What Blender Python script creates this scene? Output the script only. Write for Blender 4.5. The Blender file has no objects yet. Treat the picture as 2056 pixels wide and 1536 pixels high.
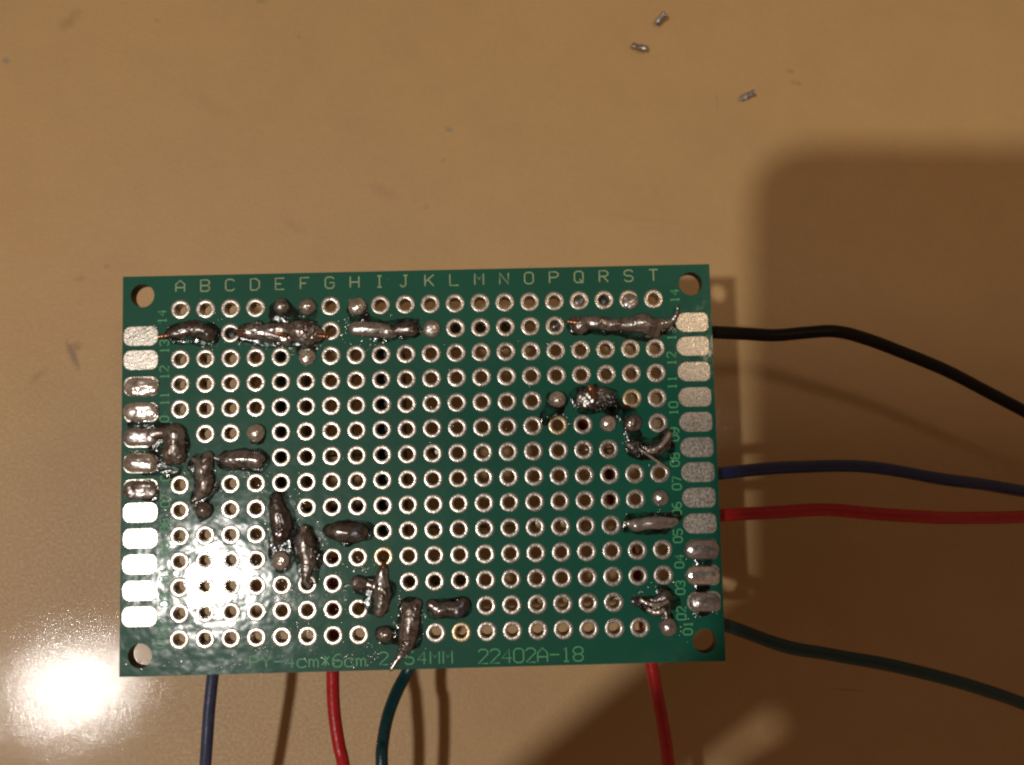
import bpy, bmesh, math, random
from mathutils import Vector, Matrix, noise
random.seed(7)
# one Blender unit is one centimetre; the table top is z = 0
S = bpy.context.scene
S.unit_settings.system = 'METRIC'; S.unit_settings.scale_length = 0.01
COL = S.collection
FPX, CX, CY, CAMH = 1960.0, 1028.0, 768.0, 12.3158

# ---------------------------------------------------------------- camera
CR = Matrix(((0.99684, -0.01089, -0.07864), (0.0, 0.99054, -0.13719), (0.07939, 0.13676, 0.98742)))
cd = bpy.data.cameras.new('camera'); cam = bpy.data.objects.new('camera', cd); COL.objects.link(cam)
cam.matrix_world = Matrix.Translation((0, 0, CAMH)) @ CR.to_4x4()
cd.sensor_width = 36.0; cd.lens = FPX / 2056 * 36; cd.clip_start = 0.05; cd.clip_end = 500
cd.dof.use_dof = True; cd.dof.focus_distance = 9.95; cd.dof.aperture_fstop = 0.30
S.camera = cam

# ---------------------------------------------------------------- light
W = bpy.data.worlds.new('World'); S.world = W; W.use_nodes = True
bg = W.node_tree.nodes['Background']; bg.inputs[0].default_value = (1.0, 0.61, 0.38, 1); bg.inputs[1].default_value = 0.18
LA = Vector((-41.265, -19.486, 108.334))
LB = Vector((21.0, 3.5, 80.0))
def lamp(name, loc, size, power, color, target=(0, 0, 0)):
    l = bpy.data.lights.new(name, 'AREA'); l.shape = 'DISK'; l.size = size; l.energy = power; l.color = color
    o = bpy.data.objects.new(name, l); COL.objects.link(o); o.location = loc
    o.rotation_euler = (Vector(target) - Vector(loc)).to_track_quat('-Z', 'Y').to_euler()
    return o
lamp('ceiling_lamp', LA, 4.0, 56000, (1.0, 0.95, 0.88))
lamp('ceiling_lamp', LB, 13, 8600, (1.0, 0.76, 0.50))
S.view_settings.view_transform = 'Standard'; S.view_settings.look = 'None'
S.view_settings.exposure = 0; S.view_settings.gamma = 1
S.render.engine = 'CYCLES'; S.cycles.use_denoising = True
S.cycles.pixel_filter_type = 'BLACKMAN_HARRIS'; S.cycles.filter_width = 2.3; S.cycles.max_bounces = 8; S.cycles.sample_clamp_indirect = 6

# ---------------------------------------------------------------- coordinates
BT = Vector((-0.137824, 0.512598, 2.418007))
BR = Matrix(((0.997214, -0.028284, -0.069021), (0.024538, 0.998211, -0.054528), (0.07044, 0.052682, 0.996124)))
BM = Matrix.Translation(BT) @ BR.to_4x4(); BMI = BM.inverted()
def ray(x, y): return CR @ Vector(((x - CX) / FPX, -(y - CY) / FPX, -1.0))
def at(x, y, z=0.0):
    v = ray(x, y); o = Vector((0, 0, CAMH)); return o + v * ((z - CAMH) / v.z)
def uv(x, y, h=0.0):
    n = BR.col[2]; o = Vector((0, 0, CAMH)); v = ray(x, y); p = BT + n * h
    q = BMI @ (o + v * ((p - o).dot(n) / v.dot(n))); return Vector((q.x, q.y, 0))
PX = 199.0
X0, Y0, P = -2.413, 1.651, 0.254
def hole(c, r):
    if isinstance(c, str): c = 'ABCDEFGHIJKLMNOPQRST'.index(c)
    return Vector((X0 + P * c, Y0 - P * (14 - r), 0))

# ---------------------------------------------------------------- materials
class NT:
    def __init__(s, name):
        s.m = bpy.data.materials.new(name); s.m.use_nodes = True; s.t = s.m.node_tree
        s.b = s.t.nodes['Principled BSDF']
    def n(s, k, **kw):
        o = s.t.nodes.new(k)
        for a, v in kw.items():
            if a.startswith('i_'):
                a = a[2:]; a = int(a) if a.isdigit() else a.replace('_', ' '); o.inputs[a].default_value = v
            else: setattr(o, a, v)
        return o
    def l(s, a, b): s.t.links.new(a, b)
    def mix(s, fac, a, b, mode='MIX'):
        o = s.n('ShaderNodeMix', data_type='RGBA', blend_type=mode)
        for k, v in ((0, fac), (6, a), (7, b)):
            if hasattr(v, 'links'): s.l(v, o.inputs[k])
            else: o.inputs[k].default_value = v if not isinstance(v, tuple) else (*v, 1)[:4]
        return o.outputs[2]
    def noise(s, scale, detail=3, rough=.5, vec=None, dist=0.0):
        o = s.n('ShaderNodeTexNoise', i_Scale=scale, i_Detail=detail, i_Roughness=rough, i_Distortion=dist)
        if vec is not None: s.l(vec, o.inputs['Vector'])
        return o.outputs[0]
    def ramp(s, v, stops):
        o = s.n('ShaderNodeValToRGB'); e = o.color_ramp.elements
        while len(e) < len(stops): e.new(.5)
        for k, (p, c) in enumerate(stops):
            e[k].position = p; e[k].color = (*c, 1) if isinstance(c, tuple) else (c, c, c, 1)
        s.l(v, o.inputs[0]); return o.outputs[0]
    def bump(s, h, strength, dist=.01, chain=None):
        o = s.n('ShaderNodeBump', i_Strength=strength, i_Distance=dist); s.l(h, o.inputs['Height'])
        if chain is not None: s.l(chain, o.inputs['Normal'])
        return o.outputs[0]
    def obj(s): return s.n('ShaderNodeTexCoord').outputs['Object']
    def set(s, **kw):
        for k, v in kw.items():
            i = s.b.inputs[k.replace('_', ' ')]
            if hasattr(v, 'links'): s.l(v, i)
            else: i.default_value = (*v, 1) if isinstance(v, tuple) and len(v) == 3 else v
        return s
    def math(s, op, a, b=0.0):
        o = s.n('ShaderNodeMath', operation=op)
        for k, v in ((0, a), (1, b)):
            if hasattr(v, 'links'): s.l(v, o.inputs[k])
            else: o.inputs[k].default_value = v
        return o.outputs[0]

def table_mat():
    t = NT('table_laminate'); v = t.obj()
    col = t.ramp(t.noise(.16, 4, .6, v), [(.3, (.45, .284, .116)), (.55, (.49, .308, .120)), (.75, (.47, .275, .096))])
    col = t.mix(t.ramp(t.noise(1.1, 5, .65, v), [(.45, 0.0), (.72, .22)]), col, (.34, .20, .085))
    col = t.mix(t.ramp(t.noise(26, 2, .5, v), [(.3, 0.0), (.8, .16)]), col, (.30, .18, .085))
    col = t.mix(t.ramp(t.noise(60, 1, .5, v), [(.4, 0.0), (.7, .14)]), col, (.60, .42, .24))
    vo = t.n('ShaderNodeTexVoronoi', i_Scale=5.5, i_Randomness=1.0); t.l(v, vo.inputs['Vector'])
    rs = t.math('MULTIPLY', t.noise(3.1, 2, .5, v), .07)
    col = t.mix(t.math('MULTIPLY', t.math('LESS_THAN', vo.outputs['Distance'], t.math('SUBTRACT', rs, .022)), .45), col, (.20, .13, .07))
    wv = t.noise(1.7, 6, .75, v, 2.5)
    col = t.mix(t.ramp(wv, [(.485, 0.0), (.5, .13), (.515, 0.0)]), col, (.24, .15, .07))
    # smudges and dried marks with outlines of their own
    for (x, y, rx, ry, a, c, s) in STAINS:
        p = at(x, y); mp = t.n('ShaderNodeVectorMath', operation='SUBTRACT'); t.l(v, mp.inputs[0]); mp.inputs[1].default_value = (p.x, p.y, 0)
        r = t.n('ShaderNodeVectorRotate', rotation_type='Z_AXIS'); t.l(mp.outputs[0], r.inputs[0]); r.inputs['Angle'].default_value = -a
        sc = t.n('ShaderNodeVectorMath', operation='DIVIDE'); t.l(r.outputs[0], sc.inputs[0]); sc.inputs[1].default_value = (rx, ry, 1)
        ln = t.n('ShaderNodeVectorMath', operation='LENGTH'); t.l(sc.outputs[0], ln.inputs[0])
        d = t.math('ADD', ln.outputs['Value'], t.math('MULTIPLY', t.math('SUBTRACT', t.noise(2.2 / max(rx, ry), 3, .6, v), .5), 1.5))
        f = t.ramp(d, [(.25, s), (1.0, 0.0)])
        col = t.mix(f, col, c)
    b = t.bump(t.noise(24, 4, .8, v), .5, .012)
    b = t.bump(t.noise(5, 2, .5, v), .05, .05, b)
    t.set(Base_Color=col, Roughness=t.ramp(t.noise(30, 2, .5, v), [(.35, .40), (.65, .60)]), Specular_IOR_Level=.75, Normal=b, Coat_Weight=.18, Coat_Roughness=.055)
    b2 = t.bump(t.noise(16, 5, .8, v), .085, .010)
    b2 = t.bump(t.noise(2.5, 3, .6, v), .025, .04, b2)
    t.set(Coat_Normal=b2)
    return t.m
STAINS = [(146, 712, .06, .25, .42, (.14, .075, .045), .6), (152, 695, .10, .08, 0, (.22, .10, .035), .5),
          (75, 755, .16, .06, .7, (.25, .14, .06), .4),
          (902, 260, .07, .05, 0, (.20, .19, .17), .65), (12, 122, .07, .05, 0, (.17, .17, .17), .6),
          (1587, 143, .07, .04, 0, (.28, .16, .07), .6), (1603, 168, .07, .04, -.2, (.28, .16, .07), .6),
          (1592, 166, .04, .04, 0, (.28, .16, .07), .6), (1440, 205, .03, .16, .1, (.33, .20, .09), .5),
          (160, 560, .10, .05, .3, (.26, .16, .07), .45), (215, 535, .05, .03, 0, (.22, .13, .06), .55),
          (140, 40, .26, .10, .9, (.27, .18, .06), .5), (525, 3, .12, .05, 0, (.26, .19, .07), .5),
          (315, 42, .05, .04, 0, (.3, .18, .1), .5), (770, 385, .3, .1, -.3, (.38, .23, .11), .5),
          (590, 455, .25, .08, -.5, (.38, .22, .10), .4), (420, 210, .5, .16, -.5, (.36, .24, .09), .35),
          (1290, 440, .9, .05, -.1, (.38, .23, .08), .3), (600, 74, .04, .04, 0, (.25, .16, .07), .5),
          (855, 415, .07, .05, 0, (.3, .19, .09), .4), (890, 322, .04, .03, 0, (.25, .14, .07), .5),
          (380, 1465, .04, .10, .6, (.3, .2, .12), .3), (775, 1390, .02, .05, .0, (.2, .1, .05), .6),
          (1700, 1385, .3, .012, -.08, (.25, .13, .06), .6)]

def mask_mat():
    t = NT('green_solder_mask'); v = t.obj()
    col = t.ramp(t.noise(.7, 3, .5, v), [(.3, (.0030, .078, .050)), (.7, (.0045, .102, .063))])
    col = t.mix(t.ramp(t.noise(38, 2, .6, v), [(.45, 0.0), (.8, .35)]), col, (.012, .12, .07))
    # scuffs
    w = t.noise(9, 6, .7, v, 1.2)
    col = t.mix(t.ramp(w, [(.62, 0.0), (.75, .14)]), col, (.04, .13, .10))
    b = t.bump(t.noise(9, 3, .55, v), .07, .012)
    b = t.bump(t.noise(60, 2, .6, v), .04, .003, b)
    b3 = t.bump(t.noise(4.5, 2, .5, v), .20, .02)
    b3 = t.bump(t.noise(30, 3, .6, v), .035, .004, b3)
    t.set(Base_Color=col, Roughness=.44, Normal=b, Specular_IOR_Level=.12, Coat_Weight=.6, Coat_Roughness=t.ramp(t.noise(5, 5, .65, v), [(.35, .07), (.7, .135)]), Coat_Normal=b3)
    return t.m
def plain(name, col, rough=.5, metal=0.0, ns=20, var=.25, bump=.1, spec=.5, dark=None, bd=.006):
    t = NT(name); v = t.obj(); d = dark or tuple(c * (1 - var) for c in col)
    c = t.mix(t.ramp(t.noise(ns, 3, .6, v), [(.35, 0.0), (.7, 1.0)]), col, d)
    t.set(Base_Color=c, Roughness=rough, Metallic=metal, Specular_IOR_Level=spec, Normal=t.bump(t.noise(ns * 1.7, 2, .6, v), bump, bd))
    return t.m
def tin_mat(name, base, dark, rough, metal=.75):
    t = NT(name); v = t.obj(); r = t.n('ShaderNodeObjectInfo').outputs['Random']
    a = t.n('ShaderNodeVectorMath', operation='ADD'); t.l(v, a.inputs[0])
    cb = t.n('ShaderNodeCombineXYZ'); t.l(t.math('MULTIPLY', r, 37.0), cb.inputs[0]); t.l(t.math('MULTIPLY', r, 91.0), cb.inputs[1]); t.l(cb.outputs[0], a.inputs[1])
    v = a.outputs[0]
    c = t.mix(t.ramp(t.noise(24, 4, .7, v), [(.35, 0.0), (.75, 1.0)]), base, dark)
    c = t.mix(t.math('MULTIPLY', r, .35), c, dark)
    b = t.bump(t.noise(30, 3, .7, v), .30, .006)
    b = t.bump(t.noise(85, 2, .6, v), .35, .003, b)
    t.set(Base_Color=c, Roughness=t.ramp(t.noise(45, 2, .6, v), [(.3, rough - .12), (.7, rough + .12)]), Metallic=metal, Normal=b)
    return t.m
def solder_mat(name, stops, rough, bump=.5, metal=.85):
    t = NT(name); v = t.obj()
    r = t.n('ShaderNodeObjectInfo').outputs['Random']
    a = t.n('ShaderNodeVectorMath', operation='ADD'); t.l(v, a.inputs[0])
    cb = t.n('ShaderNodeCombineXYZ'); t.l(t.math('MULTIPLY', r, 17.0), cb.inputs[0]); t.l(cb.outputs[0], a.inputs[1]); v = a.outputs[0]
    c = t.ramp(t.noise(4.5, 4, .62, v, .6), stops)
    c = t.mix(t.ramp(t.noise(30, 3, .7, v), [(.5, 0.0), (.75, .5)]), c, tuple(x * .35 for x in stops[0][1]))
    b = t.bump(t.noise(8, 2, .5, v, .6), bump * .5, .02)
    b = t.bump(t.noise(55, 3, .65, v), .07, .003, b)
    t.set(Base_Color=c, Metallic=metal, Roughness=t.ramp(t.noise(12, 3, .6, v), [(.3, rough - .10), (.7, rough + .14)]), Normal=b)
    return t.m
def flux_mat():
    t = NT('burnt_flux'); v = t.obj()
    c = t.ramp(t.noise(5, 3, .6, v), [(.35, (.002, .002, .002)), (.7, (.012, .006, .003))])
    b = t.bump(t.noise(14, 3, .6, v, .4), .35, .02)
    t.set(Base_Color=c, Roughness=.09, Normal=b, Alpha=t.ramp(t.noise(8, 4, .65, v), [(.36, .15), (.62, .92)]))
    return t.m

M = {
 'table': table_mat(), 'mask': mask_mat(),
 'edge': plain('laminate_edge', (.055, .035, .018), .6, ns=30),
 'tin': tin_mat('tinned_copper', (.66, .61, .55), (.40, .36, .31), .28),
 'tinamber': tin_mat('flux_stained_tin', (.60, .51, .38), (.45, .32, .16), .30),
 'padtin': tin_mat('tinned_edge_pad', (.60, .56, .50), (.48, .44, .38), .29, .72),
 'solder': solder_mat('oxidised_solder', [(.30, (.07, .062, .058)), (.42, (.40, .38, .36)), (.52, (.20, .155, .135)), (.62, (.42, .39, .37)), (.75, (.22, .27, .35))], .26),
 'black_solder': solder_mat('scorched_solder', [(.30, (.04, .036, .034)), (.46, (.24, .225, .21)), (.56, (.12, .09, .08)), (.70, (.19, .22, .27))], .25),
 'bright': solder_mat('bright_solder', [(.3, (.36, .31, .27)), (.5, (.74, .69, .62)), (.7, (.58, .52, .46))], .20, .5, .82),
 'dull': solder_mat('dull_solder', [(.3, (.26, .24, .23)), (.5, (.48, .45, .43)), (.7, (.36, .33, .32))], .27, .5, .85),
 'copper': plain('bare_copper', (.42, .19, .11), .28, .9, 30, .4),
 'flux': flux_mat(),
 'amber': plain('amber_flux', (.22, .10, .02), .12, 0, 20, .5, .3),
 'ink': plain('green_print', (.12, .52, .22), .42, 0, 60, .35, .2),
 'inkpale': plain('pale_print', (.42, .54, .30), .42, 0, 60, .35, .2),
 'black': plain('black_plastic', (.008, .008, .010), .42, 0, 15, .3),
 'wblack': plain('black_wire_insulation', (.003, .003, .003), .5, 0, 12, .3, .3, .22, bd=.012),
 'wslate': plain('slate_wire_insulation', (.042, .060, .13), .36, 0, 12, .3, .32, bd=.012),
 'wblue': plain('blue_wire_insulation', (.009, .024, .115), .36, 0, 12, .35, .32, bd=.012),
 'wred': plain('red_wire_insulation', (.46, .010, .014), .34, 0, 12, .22, .32, bd=.012),
 'wgreen': plain('green_wire_insulation', (.003, .045, .052), .34, 0, 12, .3, .32, bd=.012),
 'wdark': plain('dark_green_wire_insulation', (.002, .042, .052), .42, 0, 12, .3, .32, bd=.012),
 'beige': plain('component_body', (.42, .30, .13), .3, 0, 12, .3),
 'steel': plain('cut_lead_metal', (.50, .48, .46), .28, .95, 16, .55, .4, bd=.01),
 'phone': plain('phone_shell', (.012, .012, .013), .35, 0, 4, .2),
 'skin': plain('skin', (.55, .28, .18), .5, 0, 5, .2),
 'brown': plain('dark_component', (.10, .07, .045), .35, 0, 12, .3),
 'plug': plain('hole_fill', (.16, .15, .14), .35, .7, 12, .4),
}

# ---------------------------------------------------------------- helpers
def link(name, me, mat=None, parent=None, smooth=True):
    o = bpy.data.objects.new(name, me); COL.objects.link(o)
    if mat is not None: me.materials.append(M[mat] if isinstance(mat, str) else mat)
    if parent is not None: o.parent = parent
    if smooth: me.polygons.foreach_set('use_smooth', [True] * len(me.polygons))
    return o
def bm2(bm, name):
    bmesh.ops.recalc_face_normals(bm, faces=bm.faces)
    me = bpy.data.meshes.new(name); bm.to_mesh(me); bm.free(); return me
def tag(o, label, cat, group=None, kind=None):
    o['label'] = label; o['category'] = cat
    if group: o['group'] = group
    if kind: o['kind'] = kind
def catmull(pts, n=10):
    q = [pts[0] * 2 - pts[1]] + list(pts) + [pts[-1] * 2 - pts[-2]]; out = []
    for i in range(1, len(q) - 2):
        a, b, c, d = q[i - 1:i + 3]
        for k in range(n):
            s = k / n
            out.append(.5 * ((2 * b) + (c - a) * s + (2 * a - 5 * b + 4 * c - d) * s * s + (3 * b - a - 3 * c + d) * s ** 3))
    out.append(q[-2]); return out
def sweep(bm, pts, rad, seg=10, zs=1.0, up=Vector((0, 0, 1)), cap=True):
    """a tube through pts with a radius at each point"""
    rings = []
    n = len(pts)
    for i, p in enumerate(pts):
        t = (pts[min(i + 1, n - 1)] - pts[max(i - 1, 0)])
        t = t.normalized() if t.length > 1e-9 else Vector((1, 0, 0))
        s = t.cross(up); s = s.normalized() if s.length > 1e-4 else Vector((1, 0, 0))
        u = s.cross(t).normalized(); r = rad[i] if isinstance(rad, (list, tuple)) else rad
        rings.append([bm.verts.new(p + (s * math.cos(a) + u * math.sin(a) * zs) * r) for a in [2 * math.pi * k / seg for k in range(seg)]])
    for a, b in zip(rings, rings[1:]):
        for k in range(seg): bm.faces.new((a[k], a[(k + 1) % seg], b[(k + 1) % seg], b[k]))
    if cap:
        bm.faces.new(rings[0][::-1]); bm.faces.new(rings[-1])
def box(bm, x0, x1, y0, y1, z0, z1):
    v = [bm.verts.new((x, y, z)) for z in (z0, z1) for (x, y) in ((x0, y0), (x1, y0), (x1, y1), (x0, y1))]
    for f in ((3, 2, 1, 0), (4, 5, 6, 7), (0, 1, 5, 4), (1, 2, 6, 5), (2, 3, 7, 6), (3, 0, 4, 7)): bm.faces.new([v[i] for i in f])
def prism(bm, pts, z0, z1, bev=0.0):
    lo = [bm.verts.new((x, y, z0)) for x, y in pts]; hi = [bm.verts.new((x, y, z1 - bev)) for x, y in pts]; n = len(pts)
    for k in range(n): bm.faces.new((lo[k], lo[(k + 1) % n], hi[(k + 1) % n], hi[k]))
    if bev:
        cx = sum(p[0] for p in pts) / n; cy = sum(p[1] for p in pts) / n; t = []
        for x, y in pts:
            d = Vector((cx - x, cy - y)); d = d.normalized() * bev * 1.6; t.append(bm.verts.new((x + d.x, y + d.y, z1)))
        for k in range(n): bm.faces.new((hi[k], hi[(k + 1) % n], t[(k + 1) % n], t[k]))
        hi = t
    bm.faces.new(hi); bm.faces.new(lo[::-1])
def rrect(cx, cy, w, h, rl, rr, n=7):
    """rounded rectangle, rl / rr the corner radii at its left / right"""
    out = []
    for (sx, sy, a0, r) in ((1, -1, -90, rr), (1, 1, 0, rr), (-1, 1, 90, rl), (-1, -1, 180, rl)):
        for k in range(n):
            a = math.radians(a0 + 90 * k / (n - 1)); out.append((cx + sx * (w / 2 - r) + r * math.cos(a), cy + sy * (h / 2 - r) + r * math.sin(a)))
    return out

def melt(name, chains, mat, parent, zs=.85, amp=.012, voxel=.0085, zc=.01, seed=0, smooth=3):
    """solder that has flowed: spheres strung along chains, fused into one skin and made uneven.
    chains: lists of (px, py, r_px[, lift])"""
    bm = bmesh.new()
    for ch in chains:
        pts = [(uv(c[0], c[1]), c[2] / PX, (c[3] if len(c) > 3 else 0) / PX) for c in ch]
        if len(pts) == 1: seq = pts
        else:
            seq = []
            for (a, ra, la), (b, rb_, lb) in zip(pts, pts[1:]):
                n = max(2, int((b - a).length / (.22 * max(min(ra, rb_), .015))) + 1)
                for k in range(n): s = k / n; seq.append((a.lerp(b, s), ra + (rb_ - ra) * s, la + (lb - la) * s))
            seq.append(pts[-1])
        for (p, r, lf) in seq:
            m = Matrix.Translation((p.x, p.y, zc + lf)) @ Matrix.Diagonal((r, r, r * zs, 1))
            bmesh.ops.create_icosphere(bm, subdivisions=2, radius=1.0, matrix=m)
    me = bpy.data.meshes.new('tmp'); bm.to_mesh(me); bm.free()
    o = bpy.data.objects.new('tmp', me); COL.objects.link(o)
    md = o.modifiers.new('r', 'REMESH'); md.mode = 'VOXEL'; md.voxel_size = voxel
    md2 = o.modifiers.new('s', 'SMOOTH'); md2.factor = .5; md2.iterations = smooth
    dg = bpy.context.evaluated_depsgraph_get(); ev = o.evaluated_get(dg)
    nm = bpy.data.meshes.new_from_object(ev); bpy.data.objects.remove(o); bpy.data.meshes.remove(me)
    nm.name = name
    off = Vector((seed * 3.7, seed * 1.3, seed * 2.1))
    for v in nm.vertices:
        c = v.co; nn = v.normal
        d = noise.noise(c * 4.2 + off * 2) * amp * 1.7 + noise.noise(c * 9 + off) * amp * .8 + noise.noise(c * 19 + off) * amp * .15 + (noise.noise(c * 38 + off)) * amp * .10
        rd = 1 - abs(noise.noise(c * 10 - off)) * 2
        v.co = c + nn * (d - max(0, rd - .6) * amp * .5)
    nm.materials.clear()
    return link(name, nm, mat, parent)

def heightsheet(name, chains, mat, parent, h=.008, cell=.016, grow=0.0, wob=.035, seed=0, z0=0.0015):
    """a thin puddle whose rim dips under the board surface"""
    segs = []
    for ch in chains:
        p = [(uv(c[0], c[1]), (c[2] + grow) / PX) for c in ch]
        if len(p) == 1: p = p * 2
        segs += [(a, b) for a, b in zip(p, p[1:])]
    xs = [q[0].x for s in segs for q in s]; ys = [q[0].y for s in segs for q in s]; rm = max(q[1] for s in segs for q in s) + wob * 2
    xa, xb, ya, yb = min(xs) - rm, max(xs) + rm, min(ys) - rm, max(ys) + rm
    nx = int((xb - xa) / cell) + 2; ny = int((yb - ya) / cell) + 2
    H = {}
    for i in range(nx):
        for j in range(ny):
            x, y = xa + i * cell, ya + j * cell; best = -9
            for (a, ra), (b, rb_) in segs:
                dx, dy = b.x - a.x, b.y - a.y; L = dx * dx + dy * dy
                s = 0 if L < 1e-9 else max(0, min(1, ((x - a.x) * dx + (y - a.y) * dy) / L))
                r = ra + (rb_ - ra) * s; best = max(best, r - math.hypot(x - a.x - s * dx, y - a.y - s * dy))
            best += wob * (noise.noise(Vector((x * 6, y * 6, seed))) + .5 * noise.noise(Vector((x * 15, y * 15, seed))))
            if best > -.03: H[i, j] = z0 + (h * min(1, best / .05) ** .6 * (1 + .5 * noise.noise(Vector((x * 20, y * 20, seed + 5)))) if best > 0 else best * .5)
    bm = bmesh.new(); V = {k: bm.verts.new((xa + k[0] * cell, ya + k[1] * cell, z)) for k, z in H.items()}
    for (i, j) in H:
        q = [(i, j), (i + 1, j), (i + 1, j + 1), (i, j + 1)]
        if all(k in V for k in q) and any(H[k] > z0 for k in q): bm.faces.new([V[k] for k in q])
    for v in list(bm.verts):
        if not v.link_faces: bm.verts.remove(v)
    return link(name, bm2(bm, name), mat, parent)

# ---------------------------------------------------------------- the table
bm = bmesh.new(); prism(bm, rrect(4, 2, 90, 70, 1.5, 1.5), -2.5, 0.0, .15)
tb = link('tabletop', bm2(bm, 'tabletop'), 'table', smooth=False); tb['kind'] = 'structure'

# ---------------------------------------------------------------- the circuit board
board = bpy.data.objects.new('circuit_board', None); COL.objects.link(board); board.matrix_world = BM
board.empty_display_size = .5
tag(board, 'green perforated prototype circuit board covered with dark solder blobs, raised above the tan table', 'circuit board')
TH = .16
def substrate():
    bm = bmesh.new(); HR = .056; N = 24
    def cell(x0, x1, y0, y1, cx, cy, r, mi):
        ang = [2 * math.pi * (k + .5) / N for k in range(N)]; sq = []
        for a in ang:
            c, s = math.cos(a), math.sin(a)
            tx = ((x1 - cx) / c if c > 0 else (x0 - cx) / c) if abs(c) > 1e-9 else 9e9
            ty = ((y1 - cy) / s if s > 0 else (y0 - cy) / s) if abs(s) > 1e-9 else 9e9
            t = min(tx, ty); sq.append((cx + c * t, cy + s * t))
        # snap the point nearest to each corner onto it
        for (qx, qy) in ((x0, y0), (x1, y0), (x1, y1), (x0, y1)):
            k = min(range(N), key=lambda k: (sq[k][0] - qx) ** 2 + (sq[k][1] - qy) ** 2); sq[k] = (qx, qy)
        for z, fl in ((0, 0), (-TH, 1)):
            o = [bm.verts.new((x, y, z)) for x, y in sq]; i = [bm.verts.new((cx + r * math.cos(a), cy + r * math.sin(a), z)) for a in ang]
            for k in range(N):
                f = (o[k], o[(k + 1) % N], i[(k + 1) % N], i[k]); bm.faces.new(f[::-1] if fl else f)
            if not fl: top = i
        for k in range(N):
            bm.faces.new((top[k], top[(k + 1) % N], i[(k + 1) % N], i[k])).material_index = mi
    def quad(x0, x1, y0, y1):
        for z, fl in ((0, 0), (-TH, 1)):
            f = [bm.verts.new((x, y, z)) for x, y in ((x0, y0), (x1, y0), (x1, y1), (x0, y1))]; bm.faces.new(f[::-1] if fl else f)
    xl, yt = X0 - P / 2, Y0 + P / 2
    for c in range(20):
        for r in range(1, 15):
            h = hole(c, r); cell(h.x - P / 2, h.x + P / 2, h.y - P / 2, h.y + P / 2, h.x, h.y, HR, 1)
    quad(xl, -xl, yt, 2.0); quad(xl, -xl, -2.0, -yt)
    for sx in (-1, 1):
        a, b = (-3.0, xl) if sx < 0 else (-xl, 3.0)
        quad(a, b, -1.54, 1.54)
        cell(a, b, 1.54, 2.0, sx * 2.8, 1.8, .12, 1); cell(a, b, -2.0, -1.54, sx * 2.8, -1.8, .12, 1)
    o = [(-3, -2), (3, -2), (3, 2), (-3, 2)]
    for k in range(4):
        (x0, y0), (x1, y1) = o[k], o[(k + 1) % 4]
        bm.faces.new([bm.verts.new(p) for p in ((x0, y0, -TH), (x1, y1, -TH), (x1, y1, 0), (x0, y0, 0))]).material_index = 0
    me = bpy.data.meshes.new('substrate'); bm.to_mesh(me); bm.free(); return me
sub = link('substrate', substrate(), 'mask', board, smooth=False); sub.data.materials.append(M['edge'])

# plated rings, one object per hole; those drowned in solder have none to show
COVER = set('A13 B13 D13 E13 F13 H13 I13 J13 Q13 R13 S13 T13 E14 F14 H14 F12 K13 P10 Q10 R10 R09 S09 S08 T08 T06 S05 T05 S02 T02 T01 A09 A08 B08 B07 C08 D08 D09 B06 E06 E05 F05 F04 E04 G05 H05 H03 I03 I02 J02 J01 K02 L02 I01'.split())
def ring_mesh(seed):
    rnd = random.Random(seed); bm = bmesh.new(); N = 28
    prof = [(.0985, -.001), (.0965, .0032), (.088, .0052), (.066, .0058), (.0585, .0035), (.0545, -.006), (.053, -.03), (.053, -TH - .002), (.060, -TH - .006), (.09, -TH - .006), (.095, -TH + .001)]
    wob = [rnd.uniform(-.0016, .0016) for _ in range(N)]; rings = []
    for (r, z) in prof:
        rings.append([bm.verts.new(((r + wob[k] * (r > .08) + wob[(k * 3) % N] * .8 * (r < .06)) * math.cos(2 * math.pi * k / N), (r + wob[k] * (r > .08) + wob[(k * 3) % N] * .8 * (r < .06)) * math.sin(2 * math.pi * k / N), z + (rnd.uniform(-.0006, .0006) if 0 < z else 0))) for k in range(N)])
    for a, b in zip(rings, rings[1:]):
        for k in range(N): bm.faces.new((a[k], b[k], b[(k + 1) % N], a[(k + 1) % N]))
    me = bm2(bm, 'pad_ring'); me.materials.append(M['tin']); me.polygons.foreach_set('use_smooth', [True] * len(me.polygons)); return me
RM = [ring_mesh(s) for s in range(5)]
AMBER = set('P09 L01 S10 I04'.split()); RA = ring_mesh(9); RA.materials[0] = M['tinamber']
for c in range(20):
    for r in range(14, 0, -1):
        key = 'ABCDEFGHIJKLMNOPQRST'[c] + '%02d' % r
        if key in COVER: continue
        am = key in AMBER
        o = bpy.data.objects.new('pad_ring', RA if am else random.choice(RM))
        COL.objects.link(o); o.parent = board
        if am: o['label'] = 'ring stained amber by flux'
        o.location = hole(c, r); o.rotation_euler.z = random.choice([0, .9, 2.1, 3.3, 4.6])

# edge pads
LP = [(283, 675), (283, 723), (284, 776), (284, 828), (284, 879), (283, 930), (283, 982), (282, 1029), (282, 1081), (281, 1133), (281, 1186), (280, 1238)]
RP = [(1389, 647), (1391, 695), (1393, 746), (1395, 797), (1397, 847), (1399, 898), (1401, 948), (1403, 999), (1405, 1051), (1408, 1103), (1411, 1155), (1413, 1208)]
for sgn, lst in ((-1, LP), (1, RP)):
    bm = bmesh.new()
    if sgn < 0: prism(bm, rrect(0, 0, .35, .2, .075, .075), -.001, .006, .003)
    else: prism(bm, rrect(0, 0, .335, .2, .098, .06), -.001, .006, .003)
    pm = bm2(bm, 'edge_pad'); pm.materials.append(M['padtin'])
    for (x, y) in lst:
        o = bpy.data.objects.new('edge_pad', pm); COL.objects.link(o); o.parent = board; o.location = uv(x, y)

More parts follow.
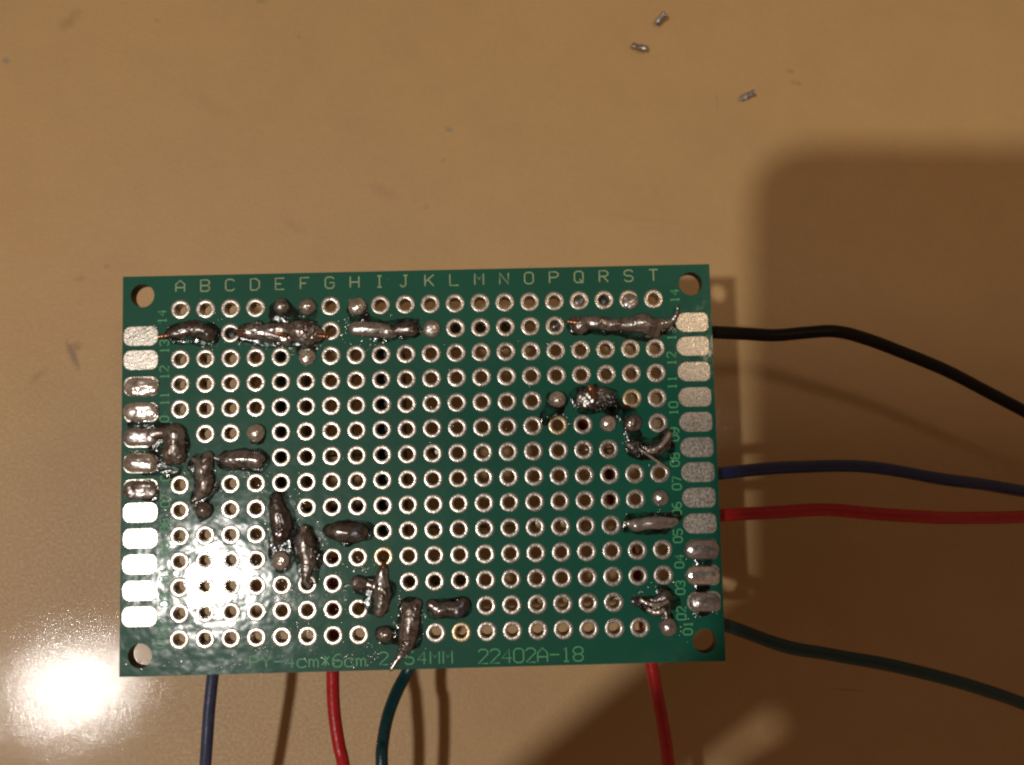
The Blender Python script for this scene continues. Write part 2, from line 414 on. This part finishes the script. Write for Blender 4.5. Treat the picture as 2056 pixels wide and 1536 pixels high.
# ---- printing
G = {'A': ['0,0 0,4 2,6 4,4 4,0', '0,2.2 4,2.2'], 'B': ['0,0 0,6 3,6 4,5 4,4 3,3 4,2 4,1 3,0 0,0', '0,3 3,3'], 'C': ['4,1 3,0 1,0 0,1 0,5 1,6 3,6 4,5'],
 'D': ['0,0 0,6 2.6,6 4,4.6 4,1.4 2.6,0 0,0'], 'E': ['4,0 0,0 0,6 4,6', '0,3 2.6,3'], 'F': ['0,0 0,6 4,6', '0,3 2.6,3'], 'G': ['4,5 3,6 1,6 0,5 0,1 1,0 3,0 4,1 4,3 2,3'],
 'H': ['0,0 0,6', '4,0 4,6', '0,3 4,3'], 'I': ['1,0 3,0', '2,0 2,6', '1,6 3,6'], 'J': ['0,1 .8,0 1.8,0 2.6,1 2.6,6', '1.6,6 3.6,6'], 'K': ['0,0 0,6', '4,6 0,2.2', '1.5,3.3 4,0'],
 'L': ['0,6 0,0 4,0'], 'M': ['0,0 0,6 2,3 4,6 4,0'], 'N': ['0,0 0,6 4,0 4,6'], 'O': ['1,0 0,1 0,5 1,6 3,6 4,5 4,1 3,0 1,0'], '0': ['1,0 0,1 0,5 1,6 3,6 4,5 4,1 3,0 1,0'],
 'P': ['0,0 0,6 3,6 4,5 4,4 3,3 0,3'], 'Q': ['1,0 0,1 0,5 1,6 3,6 4,5 4,1 3,0 1,0', '2.4,1.8 4,-.3'], 'R': ['0,0 0,6 3,6 4,5 4,4 3,3 0,3', '1.8,3 4,0'],
 'S': ['0,1 1,0 3,0 4,1 4,2 3,3 1,3 0,4 0,5 1,6 3,6 4,5'], 'T': ['2,0 2,6', '0,6 4,6'], 'Y': ['0,6 2,3 4,6', '2,3 2,0'], '-': ['0,3 4,3'], '.': ['1.8,0 2.2,.3'],
 '1': ['1,5 2,6 2,0', '1,0 3,0'], '2': ['0,5 1,6 3,6 4,5 4,4 0,0 4,0'], '3': ['0,5 1,6 3,6 4,5 4,4 3,3 1.6,3', '3,3 4,2 4,1 3,0 1,0 0,1'], '4': ['3,0 3,6 0,2 4,2'],
 '5': ['4,6 0,6 0,3.4 3,3.4 4,2.4 4,1 3,0 1,0 0,1'], '6': ['3.4,6 1.6,6 0,4 0,1 1,0 3,0 4,1 4,2.4 3,3.2 0,3.2'], '7': ['0,6 4,6 1.6,0'],
 '8': ['1,3 0,2 0,1 1,0 3,0 4,1 4,2 3,3 1,3 0,4 0,5 1,6 3,6 4,5 4,4 3,3'], '9': ['.6,0 2.4,0 4,2 4,5 3,6 1,6 0,5 0,3.8 1,2.9 4,2.9'],
 'c': ['4,.8 3,0 1,0 0,1 0,3 1,4 3,4 4,3.2'], 'm': ['0,0 0,4', '0,3 1,4 2,3 2,0', '2,3 3,4 4,3 4,0'], '*': ['.3,1 3.7,5', '.3,5 3.7,1', '2,.6 2,5.4']}
def glyph(ch, x, y, w, h, mat, rot=0):
    """ch centred on photo point (x, y); w, h its size in px; rot 1 turns it to read upwards"""
    c = uv(x, y); bm = bmesh.new()
    for st in G[ch]:
        pts = []
        for q in st.split():
            a, b = map(float, q.split(',')); a = (a - 2) / 4 * w / PX; b = (b - 3) / 6 * h / PX
            pts.append(Vector((a, b, 0)) if not rot else Vector((-b, a, 0)))
        sweep(bm, [p + Vector((0, 0, .0005)) for p in pts], .0068, 6, .55)
    o = link('printed_letter' if ch.isalpha() else ('printed_digit' if ch.isdigit() else 'printed_mark'), bm2(bm, 'glyph'), mat, board, smooth=False)
    o.location = (c.x, c.y, 0); o['label'] = 'printed character %s' % ch if ch not in '-.*' else 'printed punctuation mark'
for k, ch in enumerate('ABCDEFGHIJKLMNOPQRST'):
    s = k / 19; glyph(ch, 362 + 950 * s, 574.5 - 22 * s, 17.5, 23, 'inkpale')
lx = [(325, 636), (330, 696), (330, 748), (330, 801), (330, 849), (331, 900), (332, 952), (332, 1005), (331, 1055), (330, 1102), (329, 1155), (329, 1205), (327, 1257), (322, 1287)]
rx = [(1354, 594), (1348, 670), (1348, 720), (1349, 768), (1352, 820), (1354, 872), (1355, 923), (1359, 970), (1359, 1022), (1361, 1076), (1364, 1127), (1366, 1180), (1368, 1231), (1381, 1261)]
for lst in (lx, rx):
    for k, (x, y) in enumerate(lst):
        t = '%02d' % (14 - k)
        glyph(t[0], x, y + 7.5, 11, 17.5, 'ink', 1); glyph(t[1], x, y - 7.5, 11, 17.5, 'ink', 1)
def line(t, x0, y0, x1, y1, w, h, mat):
    for k, ch in enumerate(t):
        s = k / (len(t) - 1); glyph(ch, x0 + (x1 - x0) * s, y0 + (y1 - y0) * s, w, h, mat)
line('PY-4cm*6cm', 511, 1329, 725, 1325.5, 17.5, 24, 'ink'); line('2.54MM', 770, 1322, 899, 1319.5, 17.5, 24, 'ink'); line('22402A-18', 970, 1318, 1161, 1313, 19, 27, 'ink')

# ---- solder: single joints
def joint(x, y, r, mat='solder', zs=.75, amp=.008, seed=0, extra=None, name='solder_joint'):
    return melt(name, [[(x, y, r)]] + (extra or []), mat, board, zs, amp, .0075, seed=seed)
joint(566, 616, 18, 'solder', .8, seed=1); joint(617, 616, 19, 'dull', .8, seed=2); joint(717, 614, 18.5, 'bright', .6, .014, 3, [[(704, 604, 6), (710, 612, 5)]])
joint(617, 716, 18.5, 'bright', .55, .012, 4); joint(867, 661, 19, 'dull', .35, .006, 5); joint(1266, 605, 17.5, 'dull', .25, .010, 6)
joint(1119, 802, 18, 'bright', .85, .007, 7); joint(1221, 851, 18.5, 'bright', .7, .009, 8); joint(1271, 851, 18, 'solder', .6, .013, 9)
joint(1326, 1000, 18.5, 'dull', .7, .009, 10); joint(515, 869, 20, 'bright', .7, .010, 11); joint(411, 1024, 19, 'solder', .9, .004, 12)
joint(565, 1125, 18.5, 'bright', .6, .012, 13); joint(772, 1273, 18, 'solder', .75, .012, 14)
# edge pads with solder on them
def padblob(x, y, mat, zs, amp, seed, hw=17, r=18):
    o = melt('pad_solder', [[(x - hw + 1, y, r + 1.8), (x + hw - 1, y, r + 1.8)]], mat, board, zs, amp, .0085, seed=seed); return o
padblob(284, 777, 'bright', .22, .012, 21); padblob(284, 827, 'bright', .30, .010, 22); padblob(284, 878, 'dull', .45, .010, 23)
padblob(283, 930, 'bright', .42, .007, 24); padblob(283, 983, 'solder', .28, .012, 25)
padblob(1409, 1103, 'dull', .55, .008, 26, 16, 18.5); padblob(1411, 1155, 'bright', .5, .006, 27, 16, 18.5); padblob(1414, 1208, 'dull', .42, .009, 28, 15, 18)

# ---- solder bridges
BR_ = [
 ('black_solder', .80, .014, [[(338, 673, 6), (350, 669, 12), (368, 662, 16), (388, 660, 19), (404, 664, 15), (420, 672, 17)]]),
 ('solder', .80, .016, [[(484, 668, 9), (500, 666, 17), (515, 664, 19), (535, 668, 14), (556, 674, 15), (575, 680, 15)], [(540, 662, 14), (570, 662, 17), (598, 666, 23), (620, 670, 23), (638, 672, 14), (646, 675, 7)]]),
 ('dull', .85, .007, [[(716, 661, 16), (735, 661, 17), (762, 662, 16), (778, 665, 15), (790, 669, 10)]]),
 ('black_solder', .72, .014, [[(784, 664, 12), (796, 666, 11), (808, 660, 14), (826, 660, 16)], [(826, 652, 7), (838, 644, 3)]]),
 ('solder', .85, .012, [[(1153, 648, 12), (1165, 655, 18), (1180, 648, 15), (1205, 650, 15), (1224, 654, 14), (1245, 652, 13), (1268, 652, 16), (1290, 650, 22), (1306, 656, 20), (1322, 652, 13), (1338, 650, 9), (1350, 645, 7), (1356, 634, 6, 6), (1358, 620, 3.5, 14)], [(1300, 660, 12), (1318, 672, 8)]]),
 ('black_solder', .45, .018, [[(1176, 800, 22), (1196, 800, 26), (1214, 800, 22)]]),
 ('black_solder', .75, .018, [[(1262, 893, 8), (1272, 898, 14), (1282, 906, 12)], [(1282, 898, 10), (1300, 905, 14), (1318, 902, 15), (1334, 895, 13), (1338, 880, 9), (1341, 869, 6, 5)]]),
 ('dull', .85, .010, [[(1251, 1048, 3.5, 3), (1262, 1051, 8), (1276, 1053, 14), (1298, 1050, 14), (1318, 1049, 16), (1336, 1050, 13), (1348, 1050, 11), (1355, 1047, 8)]]),
 ('black_solder', .65, .016, [[(1274, 1209, 10), (1295, 1210, 9), (1318, 1208, 10), (1338, 1200, 15)], [(1316, 1226, 14), (1330, 1214, 12)], [(1336, 1215, 9), (1338, 1238, 7), (1340, 1246, 8)]]),
 ('solder', .85, .010, [[(352, 872, 24), (354, 905, 23)], [(346, 905, 20), (340, 922, 12)], [(305, 873, 12), (325, 868, 11), (340, 872, 14)], [(360, 915, 18)]]),
 ('solder', .9, .010, [[(386, 921, 5), (400, 928, 10), (408, 945, 17), (412, 965, 19), (411, 980, 17), (401, 996, 10), (388, 1006, 5)], [(418, 918, 14), (415, 935, 16)]]),
 ('solder', .85, .009, [[(432, 919, 3.5, 3), (445, 922, 8), (462, 922, 18), (490, 921, 20), (515, 923, 20)]]),
 ('black_solder', .7, .015, [[(556, 998, 8), (558, 1018, 16), (562, 1036, 21), (567, 1056, 21), (563, 1078, 15), (556, 1088, 8)]]),
 ('solder', .85, .013, [[(612, 1062, 11), (612, 1080, 17), (617, 1102, 20), (620, 1128, 18), (616, 1148, 10), (614, 1165, 9), (620, 1176, 6)]]),
 ('black_solder', .8, .008, [[(664, 1066, 13), (680, 1066, 20), (700, 1068, 22), (722, 1068, 19)]]),
 ('solder', .9, .010, [[(718, 1170, 16), (735, 1172, 9), (748, 1176, 10)], [(771, 1132, 5), (770, 1146, 11), (766, 1170, 16), (769, 1195, 20), (766, 1218, 16), (762, 1228, 12)]]),
 ('solder', .9, .012, [[(812, 1214, 8), (822, 1225, 17), (824, 1248, 20), (820, 1275, 20), (814, 1300, 15), (806, 1314, 9), (794, 1330, 4.5), (786, 1343, 3.5)], [(836, 1214, 12), (828, 1236, 16)]]),
 ('black_solder', .85, .010, [[(868, 1216, 13), (880, 1226, 16), (900, 1220, 15), (920, 1224, 16), (932, 1212, 13)]]),
]
for k, (mt, zs, amp, ch) in enumerate(BR_):
    melt('solder_bridge', ch, mt, board, zs * .86, amp * 1.15, seed=40 + k)
joint(1341, 1259, 19.5, 'dull', .8, .006, 60)
# copper strands poking from the solder
def strand(pts, r, mat='copper', name='copper_strand', lift=0.03):
    bm = bmesh.new(); q = [uv(x, y) + Vector((0, 0, z)) for x, y, z in pts]; q = catmull(q, 5)
    sweep(bm, q, [r * (1 + .12 * math.sin(i * 2.1)) for i in range(len(q))], 8); return link(name, bm2(bm, name), mat, board)
strand([(320, 677, .03), (330, 676, .035), (345, 674, .045)], .024)
strand([(640, 675, .04), (650, 676, .04), (659, 677, .03)], .028)
strand([(1139, 646, .035), (1148, 648, .045), (1160, 650, .06)], .026)
strand([(1181, 776, .16), (1184, 786, .15), (1190, 797, .10)], .038)
strand([(555, 672, .09), (568, 673, .095), (578, 678, .07)], .016)
strand([(770, 1130, .03), (772, 1140, .05)], .022)
strand([(472, 664, .01), (480, 667, .03), (492, 671, .05)], .020)
strand([(1283, 903, .07), (1312, 922, .05), (1342, 943, .03)], .014, 'tin', 'wire_whisker')
strand([(1283, 1202, .05), (1300, 1210, .075), (1322, 1212, .075), (1340, 1205, .06)], .020, 'bright', 'wire_whisker')
strand([(1298, 1222, .03), (1316, 1228, .06), (1332, 1222, .06)], .024, 'bright', 'wire_whisker')
strand([(1296, 906, .08), (1318, 900, .09), (1334, 884, .09), (1343, 869, .07)], .022, 'bright', 'wire_whisker')
strand([(1268, 606, .015), (1275, 600, .03)], .012, 'steel', 'wire_whisker')

# ---- flux
FL = [
 ([[(350, 672, 18), (385, 668, 26), (420, 672, 22)]], 4), ([[(490, 668, 18), (530, 672, 24), (600, 670, 28), (640, 675, 16)], [(566, 625, 24), (590, 640, 18)], [(617, 620, 18), (615, 700, 20)]], 3),
 ([[(717, 620, 20), (725, 650, 18), (760, 665, 22), (826, 662, 20)]], 3), ([[(1160, 655, 20), (1240, 660, 18), (1300, 660, 26), (1345, 655, 14)]], 1),
 ([[(1119, 806, 22), (1108, 832, 18), (1098, 840, 14)]], 3), ([[(1170, 802, 26), (1220, 804, 26), (1248, 820, 16), (1268, 846, 18)]], 4),
 ([[(1270, 860, 16), (1275, 900, 24), (1330, 900, 26), (1334, 876, 14)]], 2), ([[(1268, 1052, 22), (1330, 1050, 24), (1355, 1040, 14)]], 2),
 ([[(1330, 1185, 16), (1345, 1205, 22), (1300, 1215, 18)], [(1340, 1240, 16)]], 1), ([[(284, 860, 26), (350, 890, 34)], [(300, 930, 24), (350, 940, 18)]], 3),
 ([[(400, 935, 22), (415, 975, 24), (400, 1010, 16)]], 4), ([[(455, 922, 20), (515, 924, 24)]], 4), ([[(560, 1000, 16), (568, 1060, 26), (565, 1125, 24)]], 4),
 ([[(612, 1075, 20), (622, 1120, 26), (618, 1165, 18)]], 4), ([[(665, 1068, 18), (700, 1068, 26), (728, 1068, 22)]], 2), ([[(718, 1172, 16), (768, 1190, 28), (745, 1214, 18)]], 2),
 ([[(825, 1220, 22), (820, 1280, 26)], [(775, 1275, 20), (800, 1278, 16)]], 3), ([[(875, 1222, 20), (925, 1220, 22)]], 2), ([[(1409, 1110, 18), (1412, 1160, 18), (1410, 1222, 20)]], 0),
 ([[(284, 985, 22), (300, 990, 20)]], 2), ([[(515, 872, 22)]], 1), ([[(411, 1028, 20)]], 1),
]
for k, (ch, g) in enumerate(FL):
    heightsheet('flux_residue', ch, 'flux', board, grow=g - 3, seed=k * 1.7)
# beads of flux spattered around the joints: too many to count
DZ = [(340, 655, 40, 10, 12), (400, 692, 60, 8, 26), (500, 690, 50, 12, 20), (580, 640, 40, 14, 26), (590, 700, 60, 10, 34), (700, 650, 16, 30, 22), (735, 690, 45, 14, 28), (425, 640, 20, 30, 14),
      (330, 860, 22, 30, 30), (290, 905, 45, 8, 24), (390, 930, 40, 30, 34), (480, 952, 70, 12, 50), (440, 985, 20, 40, 36), (530, 980, 20, 30, 26), (530, 1060, 16, 60, 70), (595, 1050, 12, 70, 80),
      (545, 1120, 30, 34, 80), (600, 1180, 50, 26, 70), (640, 1110, 12, 60, 70), (560, 1200, 60, 30, 90), (520, 1290, 60, 26, 60), (600, 1260, 40, 30, 50), (690, 1180, 26, 60, 60), (730, 1130, 20, 26, 26),
      (700, 1320, 80, 24, 60), (800, 1240, 10, 50, 30), (850, 1260, 10, 40, 26), (745, 1300, 30, 40, 30), (1120, 840, 26, 16, 22), (1250, 820, 10, 20, 12), (1258, 880, 10, 20, 14), (1310, 930, 40, 10, 10),
      (1345, 870, 16, 10, 12), (1330, 1180, 20, 12, 20), (1400, 1232, 24, 10, 26), (1370, 1260, 16, 20, 10), (1300, 1028, 60, 6, 10), (1405, 1130, 30, 6, 18), (1310, 1190, 40, 16, 20), (340, 1000, 16, 60, 26),
      (330, 1060, 12, 60, 24), (440, 1080, 60, 30, 30), (480, 1150, 60, 40, 40), (270, 1335, 120, 10, 20), (450, 1330, 70, 16, 30), (880, 780, 300, 260, 26), (1180, 690, 160, 12, 10)]
bm = bmesh.new(); rnd = random.Random(11)
for (x, y, sx, sy, n) in DZ:
    for _ in range(int(n * .8)):
        px, py = rnd.gauss(x, sx * .55), rnd.gauss(y, sy * .55); p = uv(px, py)
        if abs(p.x) > 2.97 or abs(p.y) > 1.97: continue
        r = rnd.uniform(.0035, .009) * (1.4 if rnd.random() < .12 else 1); N = 6; a0 = rnd.random() * 3
        e = rnd.uniform(.7, 1.5); lo = []; mid = []
        for k in range(N):
            a = a0 + 2 * math.pi * k / N; lo.append(bm.verts.new((p.x + r * math.cos(a) * e, p.y + r * math.sin(a), -.0005))); mid.append(bm.verts.new((p.x + r * .72 * math.cos(a) * e, p.y + r * .72 * math.sin(a), r * .10)))
        t = bm.verts.new((p.x, p.y, r * .15))
        for k in range(N):
            bm.faces.new((lo[k], lo[(k + 1) % N], mid[(k + 1) % N], mid[k])); bm.faces.new((mid[k], mid[(k + 1) % N], t))
o = link('flux_spatter', bm2(bm, 'flux_spatter'), plain('spatter_solder', (.50, .48, .44), .22, .95, 40, .4, 0), board); o['kind'] = 'stuff'
# ---- filled holes
def plug(key, mat, z, dome=.01):
    h = hole(key[0], int(key[1:])); bm = bmesh.new(); N = 16; c = bm.verts.new((0, 0, z + dome)); rings = []
    for rr, dz in ((.028, dome * .7), (.054, 0)): rings.append([bm.verts.new((rr * math.cos(6.2832 * k / N), rr * math.sin(6.2832 * k / N), z + dz)) for k in range(N)])
    for k in range(N):
        bm.faces.new((c, rings[0][k], rings[0][(k + 1) % N])); bm.faces.new((rings[0][k], rings[1][k], rings[1][(k + 1) % N], rings[0][(k + 1) % N]))
    o = link('hole_fill', bm2(bm, 'hole_fill'), mat, board); o.location = (h.x, h.y, 0)
plug('Q14', 'plug', -.05); plug('R14', 'plug', -.13); plug('P13', 'black_solder', -.03, .02); plug('C13', 'black', -.06)

# ---- parts soldered to the underside, glimpsed through the holes
def strip(name, c0, r0, c1, r1, dx=0, dy=0, z0=-.20, z1=-1.05, w=.12, mat='black', pins=0.0):
    a, b = hole(c0, r0), hole(c1, r1); bm = bmesh.new()
    box(bm, min(a.x, b.x) - w + dx, max(a.x, b.x) + w + dx, min(a.y, b.y) - w + dy, max(a.y, b.y) + w + dy, z1, z0)
    bmesh.ops.bevel(bm, geom=bm.edges[:], offset=.012, segments=2, affect='EDGES')
    o = link(name, bm2(bm, name), mat, board, smooth=False)
    if pins:
        n = max(1, round((a - b).length / P) + 1)
        for k in range(n):
            q = a.lerp(b, k / max(1, n - 1)); bm = bmesh.new(); box(bm, q.x - .03 + dx, q.x + .03 + dx, q.y - .03 + dy, q.y + .03 + dy, pins, z1 + .02); link('pin', bm2(bm, 'pin'), 'steel', o, smooth=False)
    return o
strip('header_strip', 'E', 12, 'E', 7, .02, 0, pins=-1.9); strip('header_strip', 'I', 12, 'I', 5, .03, 0, pins=-1.8)
strip('header_strip', 'A', 12, 'A', 10, .06, 0, z1=-.45, w=.08)
strip('header_strip', 'L', 14, 'N', 14, 0, -.12, w=.09)
strip('header_strip', 'J', 3, 'L', 3, 0, -.14, w=.10)
strip('header_strip', 'F', 6, 'H', 6, 0, -.12, w=.10)
strip('header_strip', 'B', 9, 'C', 9, 0, -.15, w=.08)
def domed(c, r, dx, dy, rad, z0, ln, mat, name):
    h = hole(c, r); bm = bmesh.new()
    sweep(bm, [Vector((h.x + dx, h.y + dy, z0 - ln * s)) for s in (0, .03, .1, .5, 1)], [rad * .6, rad * .88, rad, rad, rad], 20, up=Vector((0, 1, 0)))
    return link(name, bm2(bm, name), mat, board)
for c, r, dx, dy in (('K', 8, .05, .03), ('J', 8, .14, .05), ('O', 5, .05, .04), ('P', 5, .06, .05), ('O', 2, .04, .04), ('P', 2, .05, .05), ('Q', 5, -.06, .06)):
    domed(c, r, dx, dy, .075, -.20, .30, 'beige', 'component_bead')
domed('R', 10, .0, .0, .09, -.2, 2.1, 'brown', 'support_post')
for (ca, ra, cb_, rb2) in (('G', 8, 'H', 8), ('M', 5, 'N', 5), ('K', 5, 'L', 5), ('Q', 8, 'R', 8), ('R', 2, 'S', 2)):
    a, b = hole(ca, ra), hole(cb_, rb2); bm = bmesh.new()
    sweep(bm, [Vector((a.x - .1, a.y, -.24)), Vector((b.x + .1, b.y + .01, -.24))], .012, 8); link('component_lead', bm2(bm, 'lead'), 'steel', board)

# ---------------------------------------------------------------- wires
def wire(name, pts, r, mat, label, seed=0):
    q = catmull([at(x, y, z) for x, y, z in pts], 10); bm = bmesh.new()
    q = [p + Vector((noise.noise(Vector((p.x * 1.3, p.y * 1.3, seed))), noise.noise(Vector((p.x * 1.3, p.y * 1.3, seed + 9))), 0)) * .014 for p in q]
    sweep(bm, q, [r * (1 + .03 * noise.noise(p * 2.5)) for p in q], 20)
    o = link(name, bm2(bm, name), mat); tag(o, label, 'wire', 'insulated wires soldered to the board'); return o
wire('insulated_wire', [(1330, 662, 2.35), (1400, 664, 2.3), (1435, 666, 2.25), (1500, 670, 2.15), (1555, 672, 2.1), (1620, 667, 2.1), (1680, 665, 2.1), (1740, 680, 2.0), (1820, 712, 1.9), (1900, 745, 1.75), (1980, 785, 1.6), (2056, 825, 1.5), (2150, 880, 1.3), (2300, 960, 1.0), (2600, 1080, .4), (2900, 1150, .08), (3300, 1180, .08)], .070, 'wblack', 'black insulated wire leaving the upper right edge of the board')
wire('insulated_wire', [(1360, 956, 2.2), (1410, 951, 2.2), (1447, 949, 2.15), (1500, 944, 2.1), (1590, 937, 2.0), (1690, 936, 1.95), (1780, 942, 1.9), (1900, 963, 1.8), (1980, 974, 1.7), (2056, 986, 1.6), (2300, 1025, 1.2), (2600, 1060, .5), (2900, 1080, .08), (3300, 1120, .08)], .068, 'wblue', 'dark blue insulated wire leaving the middle of the right board edge', 1)
wire('insulated_wire', [(1360, 1040, 2.15), (1410, 1036, 2.1), (1449, 1034, 2.1), (1550, 1028, 2.05), (1650, 1025, 2.0), (1760, 1031, 2.0), (1860, 1038, 2.0), (1935, 1040, 1.9), (2056, 1037, 1.8), (2300, 1022, 1.5), (2600, 1000, .8), (2900, 1010, .08), (3300, 1060, .08)], .070, 'wred', 'red insulated wire running right from the board below the dark blue wire', 2)
wire('insulated_wire', [(1370, 1236, 2.1), (1420, 1246, 2.1), (1458, 1257, 2.05), (1505, 1272, 2.0), (1591, 1301, 1.95), (1660, 1313, 1.9), (1762, 1331, 1.85), (1866, 1354, 1.8), (1969, 1383, 1.7), (2056, 1412, 1.6), (2250, 1490, 1.3), (2600, 1600, .5), (2900, 1660, .08), (3300, 1700, .08)], .069, 'wdark', 'dark green insulated wire leaving the lower right edge of the board', 3)
wire('insulated_wire', [(436, 1150, 1.95), (434, 1250, 1.9), (429, 1340, 1.75), (420, 1440, 1.68), (412, 1536, 1.62), (398, 1720, 1.4), (380, 2000, .7), (400, 2300, .08), (450, 2700, .08)], .061, 'wslate', 'slate blue insulated wire hanging below the lower left board edge', 4)
wire('insulated_wire', [(674, 1120, 2.0), (673, 1200, 2.0), (670, 1290, 2.0), (667, 1351, 1.95), (671, 1422, 1.9), (681, 1495, 1.88), (690, 1540, 1.85), (715, 1720, 1.6), (740, 2000, .8), (740, 2300, .08), (700, 2700, .08)], .066, 'wred', 'red insulated wire under the board bottom edge, between the blue and green wires', 5)
wire('insulated_wire', [(850, 1250, 1.6), (842, 1300, 1.4), (820, 1346, 1.3), (797, 1390, 1.38), (778, 1440, 1.5), (768, 1490, 1.62), (766, 1540, 1.72), (770, 1720, 1.6), (800, 2000, .8), (850, 2300, .08), (900, 2700, .08)], .066, 'wgreen', 'teal green insulated wire curving down from the bottom edge of the board', 6)
wire('insulated_wire', [(1160, 850, 1.9), (1190, 880, 1.95), (1222, 940, 2.0), (1232, 1010, 2.0), (1258, 1090, 2.0), (1282, 1170, 2.0), (1296, 1260, 2.0), (1308, 1335, 1.95), (1320, 1400, 1.9), (1335, 1480, 1.85), (1343, 1540, 1.8), (1370, 1720, 1.5), (1400, 2000, .7), (1420, 2300, .08), (1400, 2700, .08)], .066, 'wred', 'red insulated wire leaving the bottom edge near the lower right mounting hole', 7)

# ---------------------------------------------------------------- offcuts on the table
def offcut(pts, r, label, seed, squash=.6):
    q = [at(x, y, z) for x, y, z in pts]; q = catmull(q, 4); bm = bmesh.new(); rn = random.Random(seed)
    sweep(bm, q, [r * (1 + rn.uniform(-.18, .22)) for _ in q], 9, squash)
    o = link('lead_offcut', bm2(bm, 'lead_offcut'), 'steel', smooth=False)
    tag(o, label, 'metal offcut', 'cut metal scraps on the table')
offcut([(1318, 48, .05), (1327, 37, .10), (1337, 26, .15)], .042, 'tilted grey metal offcut on the table, nearest to the top edge', 1)
offcut([(1270, 91, .04), (1284, 94, .09), (1300, 97, .13)], .036, 'small shiny metal offcut with a black end, leftmost of the three scraps', 2)
offcut([(1487, 198, .05), (1501, 191, .09), (1516, 184, .14)], .038, 'dark metal offcut with a bright cut end, on the table above the shadow corner', 3)

# ---------------------------------------------------------------- the phone taking the picture and the hand round it (above the frame)
C4 = cam.matrix_world
ph = bpy.data.objects.new('smartphone', None); COL.objects.link(ph); ph.matrix_world = C4
tag(ph, 'dark smartphone held over the board, its rounded shadow falls on the table', 'phone')
bm = bmesh.new(); pw, phh = 12.4, 5.9; x0, y1 = -1.14, 2.13
pts = rrect(x0 + pw / 2, y1 - phh / 2, pw, phh, .65, .65, 10)
prism(bm, pts, .35, 1.05, .05); link('phone_body', bm2(bm, 'phone_body'), 'phone', ph, smooth=False)
bm = bmesh.new(); prism(bm, rrect(x0 + pw / 2, y1 - phh / 2, 9.0, 5.1, .05, .05), 1.052, 1.06); link('screen', bm2(bm, 'screen'), 'black', ph, smooth=False)
def hand():
    bm = bmesh.new(); L = bm.verts.layers.skin.verify()
    def v(p, r):
        q = bm.verts.new(p); q[L].radius = (r, r); return q
    def chain(start, pts):
        a = start
        for p, r in pts: b = v(p, r); bm.edges.new((a, b)); a = b
        return a
    root = v((3.2, -6.6, .8), 1.5); root[L].use_root = True
    chain(root, [((5.4, -8.6, .9), 1.6), ((9.0, -12.5, 1.0), 1.9), ((13, -17, 1.0), 2.3)])       # wrist and forearm
    kk = v((1.0, -5.6, .6), 1.8); bm.edges.new((root, kk)); k = v((.95, -4.3, .6), 1.8); bm.edges.new((kk, k))
    w1 = v((-.42, -3.95, .5), 1.1); bm.edges.new((k, w1)); w2 = v((-.35, -5.15, .5), 1.15); bm.edges.new((kk, w2))
    w3 = v((-.38, -4.5, .5), .95); bm.edges.new((w1, w3))
    chain(k, [((.55, -2.75, .5), .85), ((-.75, -3.36, .4), .74), ((-2.1, -4.40, .4), .72), ((-3.3, -5.2, .5), .62), ((-4.5, -6.2, .7), .5)])   # index
    k2 = v((1.3, -6.4, .6), 1.2); bm.edges.new((root, k2))
    chain(k2, [((-.3, -5.75, .4), .85), ((-1.8, -5.7, .4), .76), ((-3.4, -6.9, .5), .62), ((-4.6, -8.0, .8), .52)])
    chain(root, [((1.2, -8.0, .7), .78), ((-.8, -8.6, .4), .7), ((-2.6, -9.4, .5), .6)])
    chain(root, [((2.0, -9.2, .8), .66), ((.4, -10.2, .6), .6), ((-.8, -11, .7), .5)])
    chain(root, [((4.6, -4.6, 1.9), .85), ((4.2, -2.8, 2.0), .75), ((3.6, -1.4, 1.8), .62)])       # thumb over the screen
    me = bpy.data.meshes.new('hand'); bm.to_mesh(me); bm.free()
    o = link('hand', me, 'skin', smooth=False); o.matrix_world = C4
    o.modifiers.new('skin', 'SKIN').use_smooth_shade = True
    s = o.modifiers.new('sub', 'SUBSURF'); s.levels = 2; s.render_levels = 2
    tag(o, 'hand reaching in from the lower right, fingers spread under the phone, shading the table', 'hand')
hand()
